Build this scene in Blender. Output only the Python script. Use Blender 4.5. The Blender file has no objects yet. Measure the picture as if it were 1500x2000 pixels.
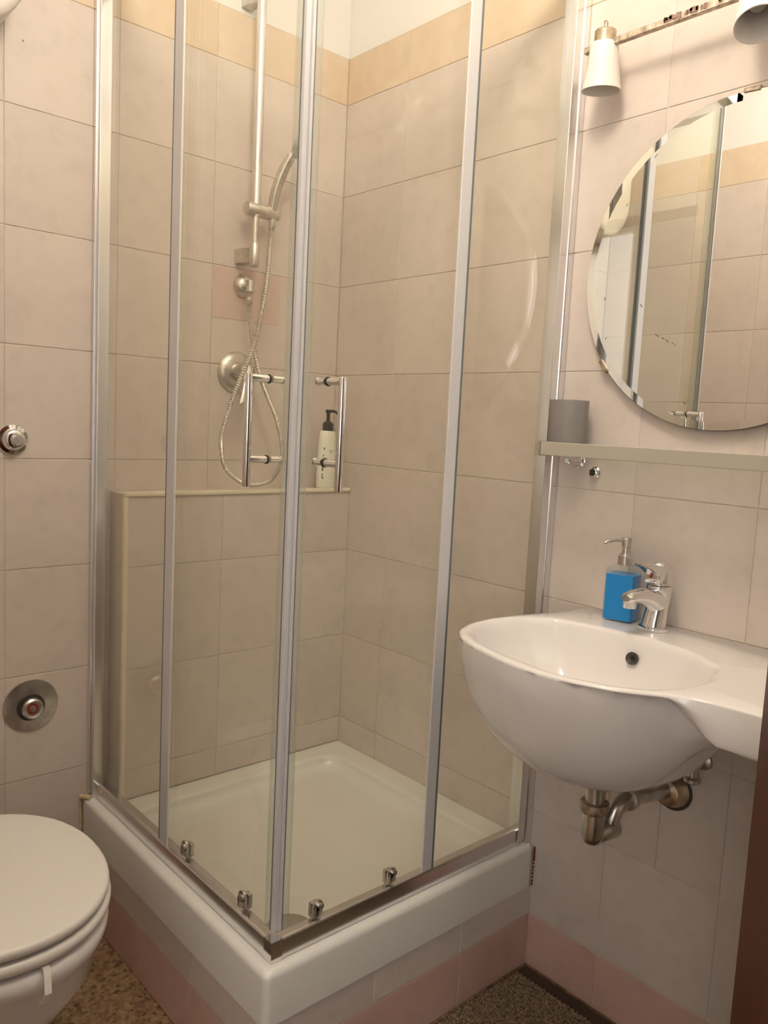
import bpy, bmesh, math, random
from mathutils import Vector, Matrix
random.seed(7)
C = bpy.context.scene.collection
PI = math.pi

# ---------------------------------------------------------------- camera
cam_data = bpy.data.cameras.new('camera'); cam = bpy.data.objects.new('camera', cam_data); C.objects.link(cam)
cam.matrix_world = Matrix(((0.747884,0.035553,-0.662877,-1.46546), (-0.661950,0.115034,-0.740668,-1.87738), (0.049920,0.992725,0.109566,1.24433), (0,0,0,1)))
cam_data.sensor_fit = 'HORIZONTAL'; cam_data.sensor_width = 36.0; cam_data.lens = 36.0*1571.72/1500.0
cam_data.clip_start = .02
bpy.context.scene.camera = cam
# ---------------------------------------------------------------- world (warm-white fill through the hallway window, raised to lift the darker walls)
world = bpy.data.worlds.new('world'); bpy.context.scene.world = world; world.use_nodes = True
bg = world.node_tree.nodes['Background']; bg.inputs[0].default_value = (1.0, .95, .90, 1); bg.inputs[1].default_value = 4.8
# ---------------------------------------------------------------- exposure and lamp levels
vs = bpy.context.scene.view_settings
vs.view_transform = 'Standard'; vs.look = 'None'; vs.gamma = 1.0; vs.use_curve_mapping = False; vs.exposure = 0.0
LAMP_POS = (-.82, -1.18, 2.47); LAMP_STRENGTH = 43.5; LAMP_COLOR = (1.0, .87, .69)

# ---------------------------------------------------------------- materials
def new_mat(name):
    m = bpy.data.materials.new(name); m.use_nodes = True
    nt = m.node_tree; b = nt.nodes['Principled BSDF']
    return m, nt, b
def plain(name, col, rough=.5, metal=0.0, spec=.5, noise=0.0, nscale=20, bump=0.0, bscale=200, coat=0.0):
    m, nt, b = new_mat(name)
    b.inputs['Base Color'].default_value = (*col, 1); b.inputs['Roughness'].default_value = rough
    b.inputs['Metallic'].default_value = metal; b.inputs['Specular IOR Level'].default_value = spec
    b.inputs['Coat Weight'].default_value = coat
    tc = nt.nodes.new('ShaderNodeTexCoord')
    if noise:
        n = nt.nodes.new('ShaderNodeTexNoise'); n.inputs['Scale'].default_value = nscale; n.inputs['Detail'].default_value = 5
        nt.links.new(tc.outputs['Object'], n.inputs['Vector'])
        r = nt.nodes.new('ShaderNodeValToRGB')
        r.color_ramp.elements[0].position = .3; r.color_ramp.elements[1].position = .7
        r.color_ramp.elements[0].color = (*[max(0, c*(1-noise)) for c in col], 1)
        r.color_ramp.elements[1].color = (*[min(1, c*(1+noise)) for c in col], 1)
        nt.links.new(n.outputs['Fac'], r.inputs['Fac']); nt.links.new(r.outputs['Color'], b.inputs['Base Color'])
    if bump:
        n = nt.nodes.new('ShaderNodeTexNoise'); n.inputs['Scale'].default_value = bscale; n.inputs['Detail'].default_value = 3
        nt.links.new(tc.outputs['Object'], n.inputs['Vector'])
        bp = nt.nodes.new('ShaderNodeBump'); bp.inputs['Strength'].default_value = bump; bp.inputs['Distance'].default_value = .002
        nt.links.new(n.outputs['Fac'], bp.inputs['Height']); nt.links.new(bp.outputs['Normal'], b.inputs['Normal'])
    return m
def tile_mat(name, c1, c2, c3, rough=.32):
    """glazed ceramic: cloudy marbled glaze that differs from tile to tile"""
    m, nt, b = new_mat(name)
    tc = nt.nodes.new('ShaderNodeTexCoord'); oi = nt.nodes.new('ShaderNodeObjectInfo')
    mul = nt.nodes.new('ShaderNodeVectorMath'); mul.operation = 'MULTIPLY_ADD'
    cmb = nt.nodes.new('ShaderNodeCombineXYZ')
    for k, f in enumerate((17.0, 31.0, 53.0)):
        mm = nt.nodes.new('ShaderNodeMath'); mm.operation = 'MULTIPLY'; mm.inputs[1].default_value = f
        nt.links.new(oi.outputs['Random'], mm.inputs[0]); nt.links.new(mm.outputs[0], cmb.inputs[k])
    add = nt.nodes.new('ShaderNodeVectorMath'); add.operation = 'ADD'
    nt.links.new(tc.outputs['Object'], add.inputs[0]); nt.links.new(cmb.outputs[0], add.inputs[1])
    n1 = nt.nodes.new('ShaderNodeTexNoise'); n1.inputs['Scale'].default_value = 7; n1.inputs['Detail'].default_value = 6; n1.inputs['Roughness'].default_value = .62; n1.inputs['Distortion'].default_value = .6
    n2 = nt.nodes.new('ShaderNodeTexNoise'); n2.inputs['Scale'].default_value = 26; n2.inputs['Detail'].default_value = 5
    nt.links.new(add.outputs[0], n1.inputs['Vector']); nt.links.new(add.outputs[0], n2.inputs['Vector'])
    r1 = nt.nodes.new('ShaderNodeValToRGB'); e = r1.color_ramp.elements
    e[0].position = .3; e[0].color = (*c1, 1); e[1].position = .72; e[1].color = (*c3, 1)
    x = e.new(.5); x.color = (*c2, 1)
    nt.links.new(n1.outputs['Fac'], r1.inputs['Fac'])
    r2 = nt.nodes.new('ShaderNodeValToRGB'); r2.color_ramp.elements[0].position = .28; r2.color_ramp.elements[0].color = (.95, .945, .94, 1)
    r2.color_ramp.elements[1].position = .5; r2.color_ramp.elements[1].color = (1, 1, 1, 1)
    nt.links.new(n2.outputs['Fac'], r2.inputs['Fac'])
    mx = nt.nodes.new('ShaderNodeMix'); mx.data_type = 'RGBA'; mx.blend_type = 'MULTIPLY'; mx.inputs[0].default_value = 1
    nt.links.new(r1.outputs['Color'], mx.inputs[6]); nt.links.new(r2.outputs['Color'], mx.inputs[7])
    hs = nt.nodes.new('ShaderNodeHueSaturation')
    mr = nt.nodes.new('ShaderNodeMapRange'); mr.inputs[3].default_value = .965; mr.inputs[4].default_value = 1.03
    nt.links.new(oi.outputs['Random'], mr.inputs[0]); nt.links.new(mr.outputs[0], hs.inputs['Value'])
    nt.links.new(mx.outputs[2], hs.inputs['Color']); nt.links.new(hs.outputs['Color'], b.inputs['Base Color'])
    b.inputs['Roughness'].default_value = rough; b.inputs['Specular IOR Level'].default_value = .4
    bp = nt.nodes.new('ShaderNodeBump'); bp.inputs['Strength'].default_value = .25; bp.inputs['Distance'].default_value = .002
    nt.links.new(n1.outputs['Fac'], bp.inputs['Height']); nt.links.new(bp.outputs['Normal'], b.inputs['Normal'])
    return m
def glass_mat(name, tint, refl=1.0, haze=0.0):
    """thin clear sheet: tinted straight-through transmission plus fresnel reflection"""
    m = bpy.data.materials.new(name); m.use_nodes = True; nt = m.node_tree; nt.nodes.clear()
    out = nt.nodes.new('ShaderNodeOutputMaterial'); tr = nt.nodes.new('ShaderNodeBsdfTransparent'); tr.inputs[0].default_value = (*tint, 1)
    gl = nt.nodes.new('ShaderNodeBsdfGlossy'); gl.inputs['Roughness'].default_value = .0; gl.inputs[0].default_value = (refl, refl, refl, 1)
    geo = nt.nodes.new('ShaderNodeNewGeometry'); ior = nt.nodes.new('ShaderNodeMapRange')
    ior.inputs[3].default_value = 1.30; ior.inputs[4].default_value = 1/1.30
    nt.links.new(geo.outputs['Backfacing'], ior.inputs[0])
    fr = nt.nodes.new('ShaderNodeFresnel'); nt.links.new(ior.outputs[0], fr.inputs['IOR'])
    mx = nt.nodes.new('ShaderNodeMixShader'); nt.links.new(fr.outputs[0], mx.inputs[0])
    nt.links.new(tr.outputs[0], mx.inputs[1]); nt.links.new(gl.outputs[0], mx.inputs[2])
    last = mx
    if haze:
        df = nt.nodes.new('ShaderNodeBsdfDiffuse'); df.inputs[0].default_value = (.8, .8, .78, 1)
        m2 = nt.nodes.new('ShaderNodeMixShader'); m2.inputs[0].default_value = haze
        nt.links.new(mx.outputs[0], m2.inputs[1]); nt.links.new(df.outputs[0], m2.inputs[2]); last = m2
    nt.links.new(last.outputs[0], out.inputs[0])
    return m
M = {}
M['tile'] = tile_mat('tile_beige', (.66,.585,.545), (.70,.62,.57), (.72,.64,.59))
M['band'] = tile_mat('tile_peach', (.70,.565,.43), (.745,.61,.47), (.77,.65,.52))
M['pink'] = tile_mat('tile_pink', (.60,.39,.34), (.66,.44,.385), (.69,.49,.43))
M['patch'] = tile_mat('tile_rose', (.66,.51,.45), (.68,.53,.47), (.70,.55,.50))
M['grout'] = plain('grout', (.70,.63,.56), .9, noise=.12, nscale=60)
M['plaster'] = plain('plaster', (.85,.84,.83), .9, bump=.2, bscale=120)
M['porcelain'] = plain('porcelain', (.86,.83,.82), .12, spec=.55, coat=.3)
M['acrylic'] = plain('tray_acrylic', (.84,.83,.79), .22, spec=.5)
M['lidplastic'] = plain('lid_plastic', (.85,.82,.79), .3, spec=.45)
M['chrome'] = plain('chrome', (.80,.80,.80), .10, metal=1)
M['chrome_worn'] = plain('worn_chrome', (.60,.57,.54), .28, metal=1, noise=.2, nscale=40)
M['chrome_dull'] = plain('limescaled_chrome', (.66,.63,.58), .36, metal=1, noise=.12, nscale=70)
M['alu'] = plain('polished_aluminium', (.78,.78,.79), .2, metal=1)
M['alu_satin'] = plain('satin_aluminium', (.80,.80,.80), .34, metal=1)
M['strip'] = plain('grey_seal_plastic', (.66,.66,.68), .28, spec=.6)
M['dark_seal'] = plain('dark_seal', (.15,.18,.20), .4)
M['black'] = plain('black_rubber', (.02,.02,.02), .4)
M['glass'] = glass_mat('shower_glass', (.993,.994,.965))
M['clear_seal'] = glass_mat('translucent_seal', (.90,.92,.88), .9, haze=.16)
M['mirror'] = plain('mirror_silver', (.88,.88,.86), .0, metal=1)
M['mirror_edge'] = plain('mirror_edge', (.18,.15,.12), .4, metal=.6)
M['cream'] = plain('cream_trim', (.83,.76,.60), .35, noise=.05, nscale=20)
M['caulk'] = plain('yellowed_silicone', (.72,.58,.36), .5, noise=.2, nscale=80)
M['rust'] = plain('rust_stain', (.22,.06,.03), .8, noise=.5, nscale=200)
M['white_plastic'] = plain('bottle_white', (.86,.84,.74), .35)
M['pump_black'] = plain('pump_black', (.045,.043,.035), .4)
M['print_grey'] = plain('print_grey', (.42,.40,.36), .6)
M['print_dark'] = plain('print_dark', (.10,.10,.09), .6)
M['shade'] = plain('frosted_shade', (.84,.80,.75), .45)
M['socket'] = plain('lamp_socket', (.50,.47,.42), .5)
M['nickel'] = plain('tarnished_nickel', (.56,.46,.34), .32, metal=1, noise=.3, nscale=60)
M['corroded'] = plain('corroded_bar', (.48,.40,.32), .45, metal=.9, noise=.5, nscale=90)
M['rustflake'] = plain('rust_flake', (.30,.20,.16), .8, noise=.4, nscale=150)
M['shelf'] = plain('shelf_beige', (.47,.44,.37), .3, spec=.5)
M['frosted'] = glass_mat('frosted_glass', (.93,.95,.92), .8, haze=.12)
M['cup'] = plain('grey_cup', (.24,.22,.215), .5)
M['wood'] = plain('door_wood', (.075,.016,.004), .45, spec=.15, noise=.25, nscale=12)
M['red'] = plain('red_dot', (.30,.05,.04), .4)
M['hole'] = plain('overflow_shade', (.07,.06,.05), .4)  # dark tone painted for the shade inside the overflow
M['stain'] = plain('drip_stain', (.50,.42,.31), .6, noise=.15, nscale=60)
M['tank_white'] = plain('tank_enamel', (.80,.77,.72), .3)
M['mat_border'] = plain('mat_border', (.055,.035,.022), .8)
M['tab'] = plain('hanger_plastic', (.86,.83,.78), .4)
M['drain'] = plain('drain_grey', (.42,.40,.35), .35, metal=.3)
def floor_mat():
    m, nt, b = new_mat('speckled_floor')
    tc = nt.nodes.new('ShaderNodeTexCoord')
    v = nt.nodes.new('ShaderNodeTexVoronoi'); v.inputs['Scale'].default_value = 120
    nt.links.new(tc.outputs['Object'], v.inputs['Vector'])
    bw = nt.nodes.new('ShaderNodeSeparateColor'); nt.links.new(v.outputs['Color'], bw.inputs[0])
    r = nt.nodes.new('ShaderNodeValToRGB'); e = r.color_ramp.elements
    e[0].position = 0; e[0].color = (.04,.025,.015,1); e[1].position = 1; e[1].color = (.50,.38,.22,1)
    for p, c in ((.2,(.10,.06,.035,1)), (.45,(.26,.16,.09,1)), (.75,(.36,.24,.13,1))):
        x = e.new(p); x.color = c
    n = nt.nodes.new('ShaderNodeTexNoise'); n.inputs['Scale'].default_value = 70; n.inputs['Detail'].default_value = 6
    nt.links.new(tc.outputs['Object'], n.inputs['Vector'])
    ad = nt.nodes.new('ShaderNodeMath'); ad.operation = 'MULTIPLY_ADD'; ad.inputs[1].default_value = .55
    s2 = nt.nodes.new('ShaderNodeMath'); s2.operation = 'MULTIPLY'; s2.inputs[1].default_value = .5
    nt.links.new(n.outputs['Fac'], s2.inputs[0])
    nt.links.new(bw.outputs[0], ad.inputs[0]); nt.links.new(s2.outputs[0], ad.inputs[2]); nt.links.new(ad.outputs[0], r.inputs['Fac'])
    nt.links.new(r.outputs['Color'], b.inputs['Base Color']); b.inputs['Roughness'].default_value = .5
    bp = nt.nodes.new('ShaderNodeBump'); bp.inputs['Strength'].default_value = .5; bp.inputs['Distance'].default_value = .002
    nt.links.new(ad.outputs[0], bp.inputs['Height']); nt.links.new(bp.outputs['Normal'], b.inputs['Normal'])
    return m
M['floor'] = floor_mat()
def stain_wall(): pass
M['bead'] = plain('mat_bead', (.24,.165,.095), .45, noise=.7, nscale=130)
M['mat_base'] = plain('mat_base', (.05,.035,.022), .9)
def liquid_mat():
    m, nt, b = new_mat('blue_soap')
    b.inputs['Base Color'].default_value = (.0,.30,.80,1); b.inputs['Roughness'].default_value = .12
    b.inputs['Transmission Weight'].default_value = .12; b.inputs['IOR'].default_value = 1.33
    b.inputs['Subsurface Weight'].default_value = .0
    return m
M['liquid'] = liquid_mat()
M['acrylic_clear'] = glass_mat('clear_acrylic', (.95,.97,.97), 1.0, haze=.015)
def emit(name, col, s):
    m = bpy.data.materials.new(name); m.use_nodes = True; nt = m.node_tree; nt.nodes.clear()
    o = nt.nodes.new('ShaderNodeOutputMaterial'); e = nt.nodes.new('ShaderNodeEmission')
    e.inputs[0].default_value = (*col, 1); e.inputs[1].default_value = s; nt.links.new(e.outputs[0], o.inputs[0]); return m
M['lampglow'] = emit('lamp_glow', LAMP_COLOR, LAMP_STRENGTH)

# ---------------------------------------------------------------- mesh helpers
def obj(name, bm, mats, parent=None, smooth=False, recalc=True):
    if recalc: bmesh.ops.recalc_face_normals(bm, faces=bm.faces)
    me = bpy.data.meshes.new(name); bm.to_mesh(me); bm.free()
    if not isinstance(mats, (list, tuple)): mats = [mats]
    for m in mats: me.materials.append(M[m])
    if smooth:
        for p in me.polygons: p.use_smooth = True
    o = bpy.data.objects.new(name, me); C.objects.link(o)
    if parent: o.parent = parent
    if smooth == 'auto':
        for e in me.edges: pass
        me.set_sharp_from_angle(angle=math.radians(40))
    return o
def tag(o, label=None, cat=None, group=None, kind=None):
    if label: o['label'] = label
    if cat: o['category'] = cat
    if group: o['group'] = group
    if kind: o['kind'] = kind
    return o
def thing(name, label, cat, loc=(0,0,0), group=None):
    o = bpy.data.objects.new(name, None); C.objects.link(o); o.location = loc; o.empty_display_size = .05
    ROOTS[o.name] = Vector(loc)
    return tag(o, label, cat, group)
ROOTS = {}
def part(name, bm, mats, parent, smooth=False, label=None):
    """part built in world coordinates, re-based onto its parent's origin"""
    r = parent
    off = Vector((0,0,0))
    while r is not None: off += r.location; r = r.parent
    bmesh.ops.translate(bm, verts=bm.verts, vec=-off)
    o = obj(name, bm, mats, parent, smooth)
    if label: o['label'] = label
    return o
def box(bm, x0, x1, y0, y1, z0, z1, bev=0, seg=2, mi=0):
    x0,x1=sorted((x0,x1)); y0,y1=sorted((y0,y1)); z0,z1=sorted((z0,z1))
    r = bmesh.ops.create_cube(bm, size=1)
    vs_ = r['verts']
    for v in vs_:
        v.co = Vector((x0 if v.co.x<0 else x1, y0 if v.co.y<0 else y1, z0 if v.co.z<0 else z1))
    fs = set(f for v in vs_ for f in v.link_faces)
    for f in fs: f.material_index = mi
    if bev:
        es = list(set(e for v in vs_ for e in v.link_edges))
        rr = bmesh.ops.bevel(bm, geom=es, offset=bev, segments=seg, affect='EDGES', profile=.5)
        for f in rr['faces']: f.material_index = mi
    return bm
def nb(): return bmesh.new()
def frame(d):
    d = Vector(d).normalized(); a = Vector((0,0,1)) if abs(d.z)<.9 else Vector((1,0,0))
    u = d.cross(a).normalized(); return u, d.cross(u).normalized()
def lathe(bm, p0, d, prof, n=32, mi=0, cap=True):
    """prof: list of (distance along d, radius)"""
    p0 = Vector(p0); d = Vector(d).normalized(); u, w = frame(d); rings = []
    for (h, r) in prof:
        rings.append([bm.verts.new(p0+d*h+(u*math.cos(2*PI*k/n)+w*math.sin(2*PI*k/n))*max(r,1e-5)) for k in range(n)])
    for a, b in zip(rings, rings[1:]):
        for k in range(n):
            f = bm.faces.new((a[k], a[(k+1)%n], b[(k+1)%n], b[k])); f.material_index = mi
    if cap:
        for r in (rings[0], rings[-1]):
            f = bm.faces.new(r); f.material_index = mi
    return bm
def cyl(bm, a, b, r, n=24, mi=0, bev=0):
    a = Vector(a); b = Vector(b); L = (b-a).length
    if bev: prof = [(0,r-bev),(bev*.3,r-bev*.3),(bev,r),(L-bev,r),(L-bev*.3,r-bev*.3),(L,r-bev)]
    else: prof = [(0,r),(L,r)]
    return lathe(bm, a, b-a, prof, n, mi)
def catmull(pts, sub=8):
    P = [Vector(p) for p in pts]; P = [P[0]*2-P[1]] + P + [P[-1]*2-P[-2]]; out = []
    for i in range(1, len(P)-2):
        for k in range(sub):
            t = k/sub; a,b,c,d = P[i-1],P[i],P[i+1],P[i+2]
            out.append(.5*((2*b)+(c-a)*t+(2*a-5*b+4*c-d)*t*t+(3*b-a-3*c+d)*t**3))
    out.append(P[-2]); return out
def tube(bm, pts, r, n=12, mi=0, rfun=None):
    """swept tube along a polyline with parallel-transported rings"""
    pts = [Vector(p) for p in pts]; u = None; rings = []
    for i, p in enumerate(pts):
        t = (pts[min(i+1,len(pts)-1)]-pts[max(i-1,0)]).normalized()
        if u is None: u, _ = frame(t)
        u = (u-t*u.dot(t)).normalized(); w = t.cross(u)
        rr = rfun(i/(len(pts)-1)) if rfun else r
        rings.append([bm.verts.new(p+(u*math.cos(2*PI*k/n)+w*math.sin(2*PI*k/n))*rr) for k in range(n)])
    for a, b in zip(rings, rings[1:]):
        for k in range(n):
            f = bm.faces.new((a[k], a[(k+1)%n], b[(k+1)%n], b[k])); f.material_index = mi
    for r_ in (rings[0], rings[-1]):
        f = bm.faces.new(r_); f.material_index = mi
    return bm
def loft(bm, rings, mi=0, cap0=True, cap1=True):
    R_ = [[bm.verts.new(p) for p in r] for r in rings]; n = len(R_[0])
    for a, b in zip(R_, R_[1:]):
        for k in range(n):
            f = bm.faces.new((a[k], a[(k+1)%n], b[(k+1)%n], b[k])); f.material_index = mi
    if cap0: bm.faces.new(R_[0]).material_index = mi
    if cap1: bm.faces.new(R_[-1]).material_index = mi
    return bm
def prism_xy(bm, poly, z0, z1, mi=0):
    return loft(bm, [[(x,y,z0) for x,y in poly], [(x,y,z1) for x,y in poly]], mi)

# ================================================================ room shell
LX = -1.37; FY = -2.08; CZ = 2.70          # left wall plane, front wall plane, ceiling
G = .0009                                   # half joint width
TH = .0018                                   # tile stands this proud of the grout bed
_tile_mesh = {}
def tile(parent, o, ux, uz, n, w, h, mat, name='tile'):
    """one glazed tile of size w x h; o = lower corner on the face plane, ux/uz in-plane axes, n = outward normal"""
    key = (round(w,4), round(h,4), mat)
    if key not in _tile_mesh:
        bm = nb(); box(bm, G, w-G, -TH-.002, 0, G, h-G)
        es = [e for e in bm.edges if all(abs(v.co.y)<1e-6 for v in e.verts)]
        bmesh.ops.bevel(bm, geom=es, offset=.0012, segments=2, affect='EDGES', profile=.5)
        bmesh.ops.recalc_face_normals(bm, faces=bm.faces)
        me = bpy.data.meshes.new(name); bm.to_mesh(me); bm.free(); me.materials.append(M[mat])
        for p in me.polygons: p.use_smooth = False
        _tile_mesh[key] = me
    ob = bpy.data.objects.new(name, _tile_mesh[key]); C.objects.link(ob); ob.parent = parent
    ux = Vector(ux); uz = Vector(uz); n = Vector(n)
    if ux.cross(n).dot(uz) < 0: o = Vector(o)+ux*w; ux = -ux
    m = Matrix((( ux.x, n.x, uz.x, o[0]), (ux.y, n.y, uz.y, o[1]), (ux.z, n.z, uz.z, o[2]), (0,0,0,1)))
    ob.matrix_local = Matrix.Translation(-parent.location) @ m
    return ob
ROWS = [(0,.125,'pink')] + [(.125+.25*k, .375+.25*k, 'tile') for k in range(8)] + [(2.125,2.25,'band')]
def cuts(a, b, off, step=.25):
    """joint positions between a and b"""
    out = [a]; k = math.ceil((a-off)/step+1e-6)
    while off+k*step < b-1e-6:
        if off+k*step-a > 1e-4: out.append(off+k*step)
        k += 1
    out.append(b); return out
def wall_block(name, parts_):
    bm = nb()
    for p in parts_: box(bm, *p[:6], mi=p[6])
    o = obj(name, bm, ['grout','plaster']); tag(o, kind='structure'); return o
T_ = TH
# wall_back : plane y = 0
wb = wall_block('wall_back', [(LX-.12, .12, T_, .12, 0, 2.25, 0), (LX-.12, .12, .001, .12, 2.25, CZ, 1)])
cx = cuts(LX, 0, -.4125)
for z0, z1, mt in ROWS:
    for a, b in zip(cx, cx[1:]):
        tile(wb, (a, 0, z0), (1,0,0), (0,0,1), (0,-1,0), b-a, z1-z0, mt)
# the tile face normal is -y: mesh is modelled with its back at -y, so flip through the matrix axes
# wall_right : plane x = 0
wr = wall_block('wall_right', [(T_, .12, FY-.12, -.0, 0, 2.25, 0), (.001, .12, FY-.12, -.0, 2.25, CZ, 1)])
cy = cuts(0, -FY, 0)
for z0, z1, mt in ROWS:
    for a, b in zip(cy, cy[1:]):
        tile(wr, (0, -a, z0), (0,-1,0), (0,0,1), (-1,0,0), b-a, z1-z0, mt)
# wall_left : plane x = LX with the doorway the photograph is taken through
DY0, DY1, DH = -1.20, -2.02, 2.08
wl = wall_block('wall_left', [(LX-.12, LX-T_, DY0, -.0, 0, 2.25, 0), (LX-.12, LX-.001, DY0, -.0, 2.25, CZ, 1),
                              (LX-.12, LX-.001, DY1, DY0, DH, CZ, 1), (LX-.12, LX-.001, FY-.12, DY1, 0, CZ, 1)])
cy = cuts(0, -DY0, .10)
for z0, z1, mt in ROWS:
    for a, b in zip(cy, cy[1:]):
        tile(wl, (LX, -b, z0), (0,1,0), (0,0,1), (1,0,0), b-a, z1-z0, mt)
wf = wall_block('wall_front', [(LX, T_, FY-.12, FY-.001, 0, CZ, 1)])
bm = nb(); box(bm, LX-1.6, .12, -3.6, .12, -.1, 0); tag(obj('floor', bm, 'floor'), kind='structure')
bm = nb(); box(bm, LX-1.6, .12, -3.6, .12, CZ, CZ+.1); tag(obj('ceiling', bm, 'plaster'), kind='structure')
# hallway beyond the doorway, behind the camera: white walls and a window
bm = nb()
HX = LX-1.35
for p in [(HX-.1, HX, -3.6, -3.3, 0, CZ), (HX-.1, HX, -2.3, .12, 0, CZ), (HX-.1, HX, -3.3, -2.3, 0, .9), (HX-.1, HX, -3.3, -2.3, 2.45, CZ),
          (HX, LX-.12, .02, .12, 0, CZ), (HX, .12, -3.6, -3.5, 0, CZ)]:
    box(bm, *p)
tag(obj('wall_hallway', bm, 'plaster'), kind='structure')
bm = nb()
for p in [(-3.3,-3.25,.9,2.45), (-2.35,-2.3,.9,2.45), (-3.25,-2.35,.9,.95), (-3.25,-2.35,2.40,2.45), (-2.83,-2.77,.95,2.40)]:
    box(bm, HX-.06, HX-.02, p[0], p[1], p[2], p[3], .004)
wn = obj('window_1', bm, 'white_plastic'); tag(wn, kind='structure')

# ---- plinth under the shower tray (tiled) and the low tiled partition inside it
TX, TY = -.735, -.82                        # outer faces of the tray
pl = wall_block('trim_1', [(TX+.003+T_, -.0005, TY+.003+T_, -.0005, 0, .196, 0)])
FX, FYY = TX+.003, TY+.003
for z0, z1, mt, js in [(0,.125,'pink',[FX,-.56,-.235,0]), (.125,.197,'tile',[FX,-.481,-.237,0])]:
    for a, b in zip(js, js[1:]):
        tile(pl, (a, FYY, z0), (1,0,0), (0,0,1), (0,-1,0), b-a, z1-z0, mt)
for z0, z1, mt, js in [(0,.125,'pink',[0,.31,.556,-FYY]), (.125,.197,'tile',[0,.31,.556,-FYY])]:
    for a, b in zip(js, js[1:]):
        tile(pl, (FX, -a, z0), (0,-1,0), (0,0,1), (-1,0,0), b-a, z1-z0, mt)
HWX, HWY, HWZ = -.672, -.087, 1.05          # low partition (pipe boxing) along the back wall
hw = wall_block('wall_partition', [(HWX+T_, -.0, HWY+T_, -.0, .300, HWZ-T_, 0)])
rows = [(.301,.375)] + [(.375+.25*k, .625+.25*k) for k in range(2)] + [(.875, HWZ)]
jx = [HWX, -.414, -.164, 0]
for z0, z1 in rows:
    for a, b in zip(jx, jx[1:]):
        tile(hw, (a, HWY, z0), (1,0,0), (0,0,1), (0,-1,0), b-a, z1-z0, 'tile')
    tile(hw, (HWX, 0, z0), (0,-1,0), (0,0,1), (-1,0,0), -HWY, z1-z0, 'tile')
for a, b in zip(jx, jx[1:]):
    tile(hw, (a, HWY, HWZ), (1,0,0), (0,1,0), (0,0,1), b-a, -HWY, 'tile')
bm = nb(); box(bm, HWX-.004, -.002, HWY-.006, HWY+.006, HWZ-.006, HWZ+.005, .003); obj('edge_trim', bm, 'cream', hw)
bm = nb(); box(bm, HWX-.005, HWX+.007, HWY-.005, HWY+.007, .302, HWZ-.006, .003); obj('edge_trim', bm, 'cream', hw)

# rose coloured piece of tile let into the back wall behind the shower outlet
bm = nb(); box(bm, -.4125+.002, -.205, -.0012, .001, 1.494, 1.6225, .0005)
ob = obj('tile_patch', bm, 'patch', wb); ob['label'] = 'rose pink piece of tile behind the hose outlet'

# ================================================================ shower tray
def rrect(x0, x1, y0, y1, r, z, n=8):
    out = []
    for cx_, cy_, a0 in ((x1-r,y1-r,0), (x0+r,y1-r,PI/2), (x0+r,y0+r,PI), (x1-r,y0+r,1.5*PI)):
        for k in range(n+1):
            a = a0+PI/2*k/n; out.append((cx_+r*math.cos(a), cy_+r*math.sin(a), z))
    return out
tray = thing('shower_tray', 'white acrylic square shower tray on a tiled plinth', 'shower tray', (TX/2, TY/2, .197))
bm = nb(); x0,x1,y0,y1 = TX, -.001, TY, -.001
ix0,ix1,iy0,iy1 = TX+.055, -.07, TY+.055, -.150
R_ = [rrect(x0+.02,x1,y0+.02,y1,.01,.1975), rrect(x0,x1,y0,y1,.014,.1975), rrect(x0,x1,y0,y1,.014,.284)]
for a in (15,30,45,60,75,90):
    d = .014*(1-math.cos(math.radians(a))); z = .284+.014*math.sin(math.radians(a)); R_.append(rrect(x0+d,x1,y0+d,y1,.014,z))
R_.append(rrect(ix0-.012,ix1+.012,iy0-.012,iy1+.012,.05,.298))
for a in (20,45,70,90):
    d = .012*math.sin(math.radians(a)); z = .298-.012*(1-math.cos(math.radians(a))); R_.append(rrect(ix0-.012+d,ix1+.012-d,iy0-.012+d,iy1+.012-d,.05,z))
for f, z in ((.006,.277),(.014,.270),(.026,.266),(.05,.2645)):
    R_.append(rrect(ix0+f,ix1-f,iy0+f,iy1-f,.05+f*.3,z))
R_.append(rrect(-.42,-.38,-.48,-.44,.015,.262))
loft(bm, R_)
part('tray_body', bm, 'acrylic', tray, 'auto')
bm = nb(); lathe(bm, (-.602,-.700,.2655), (0,0,1), [(0,.047),(.003,.047),(.005,.044),(.006,.02),(.0062,0)], 40)
part('drain_cover', bm, 'drain', tray, 'auto')
bm = nb()
tube(bm, catmull([(TX+.010,-.030,.302),(TX+.004,-.020,.302),(TX-.001,-.010,.300),(TX-.003,-.003,.300)],5), .0055, 8)
tube(bm, [(TX-.004,-.003,.297),(TX-.003,-.002,.27),(TX-.002,-.002,.24),(TX-.002,-.002,.215)], .003, 8)
part('silicone_bead', bm, 'caulk', tray, 'auto', 'yellowed silicone blob at the back wall')
bm = nb()
for k in range(11):
    z = .287-k*.0085; s = .0028 if k<4 else random.uniform(.0008,.0022)
    box(bm, -.004, -.0005, TY-s-.0005, TY+.001, z-.0042, z+ (.0042 if k<4 else .001*random.random()))
part('rust_mark', bm, 'rust', tray, label='rusty brown sealant by the right wall')

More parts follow.
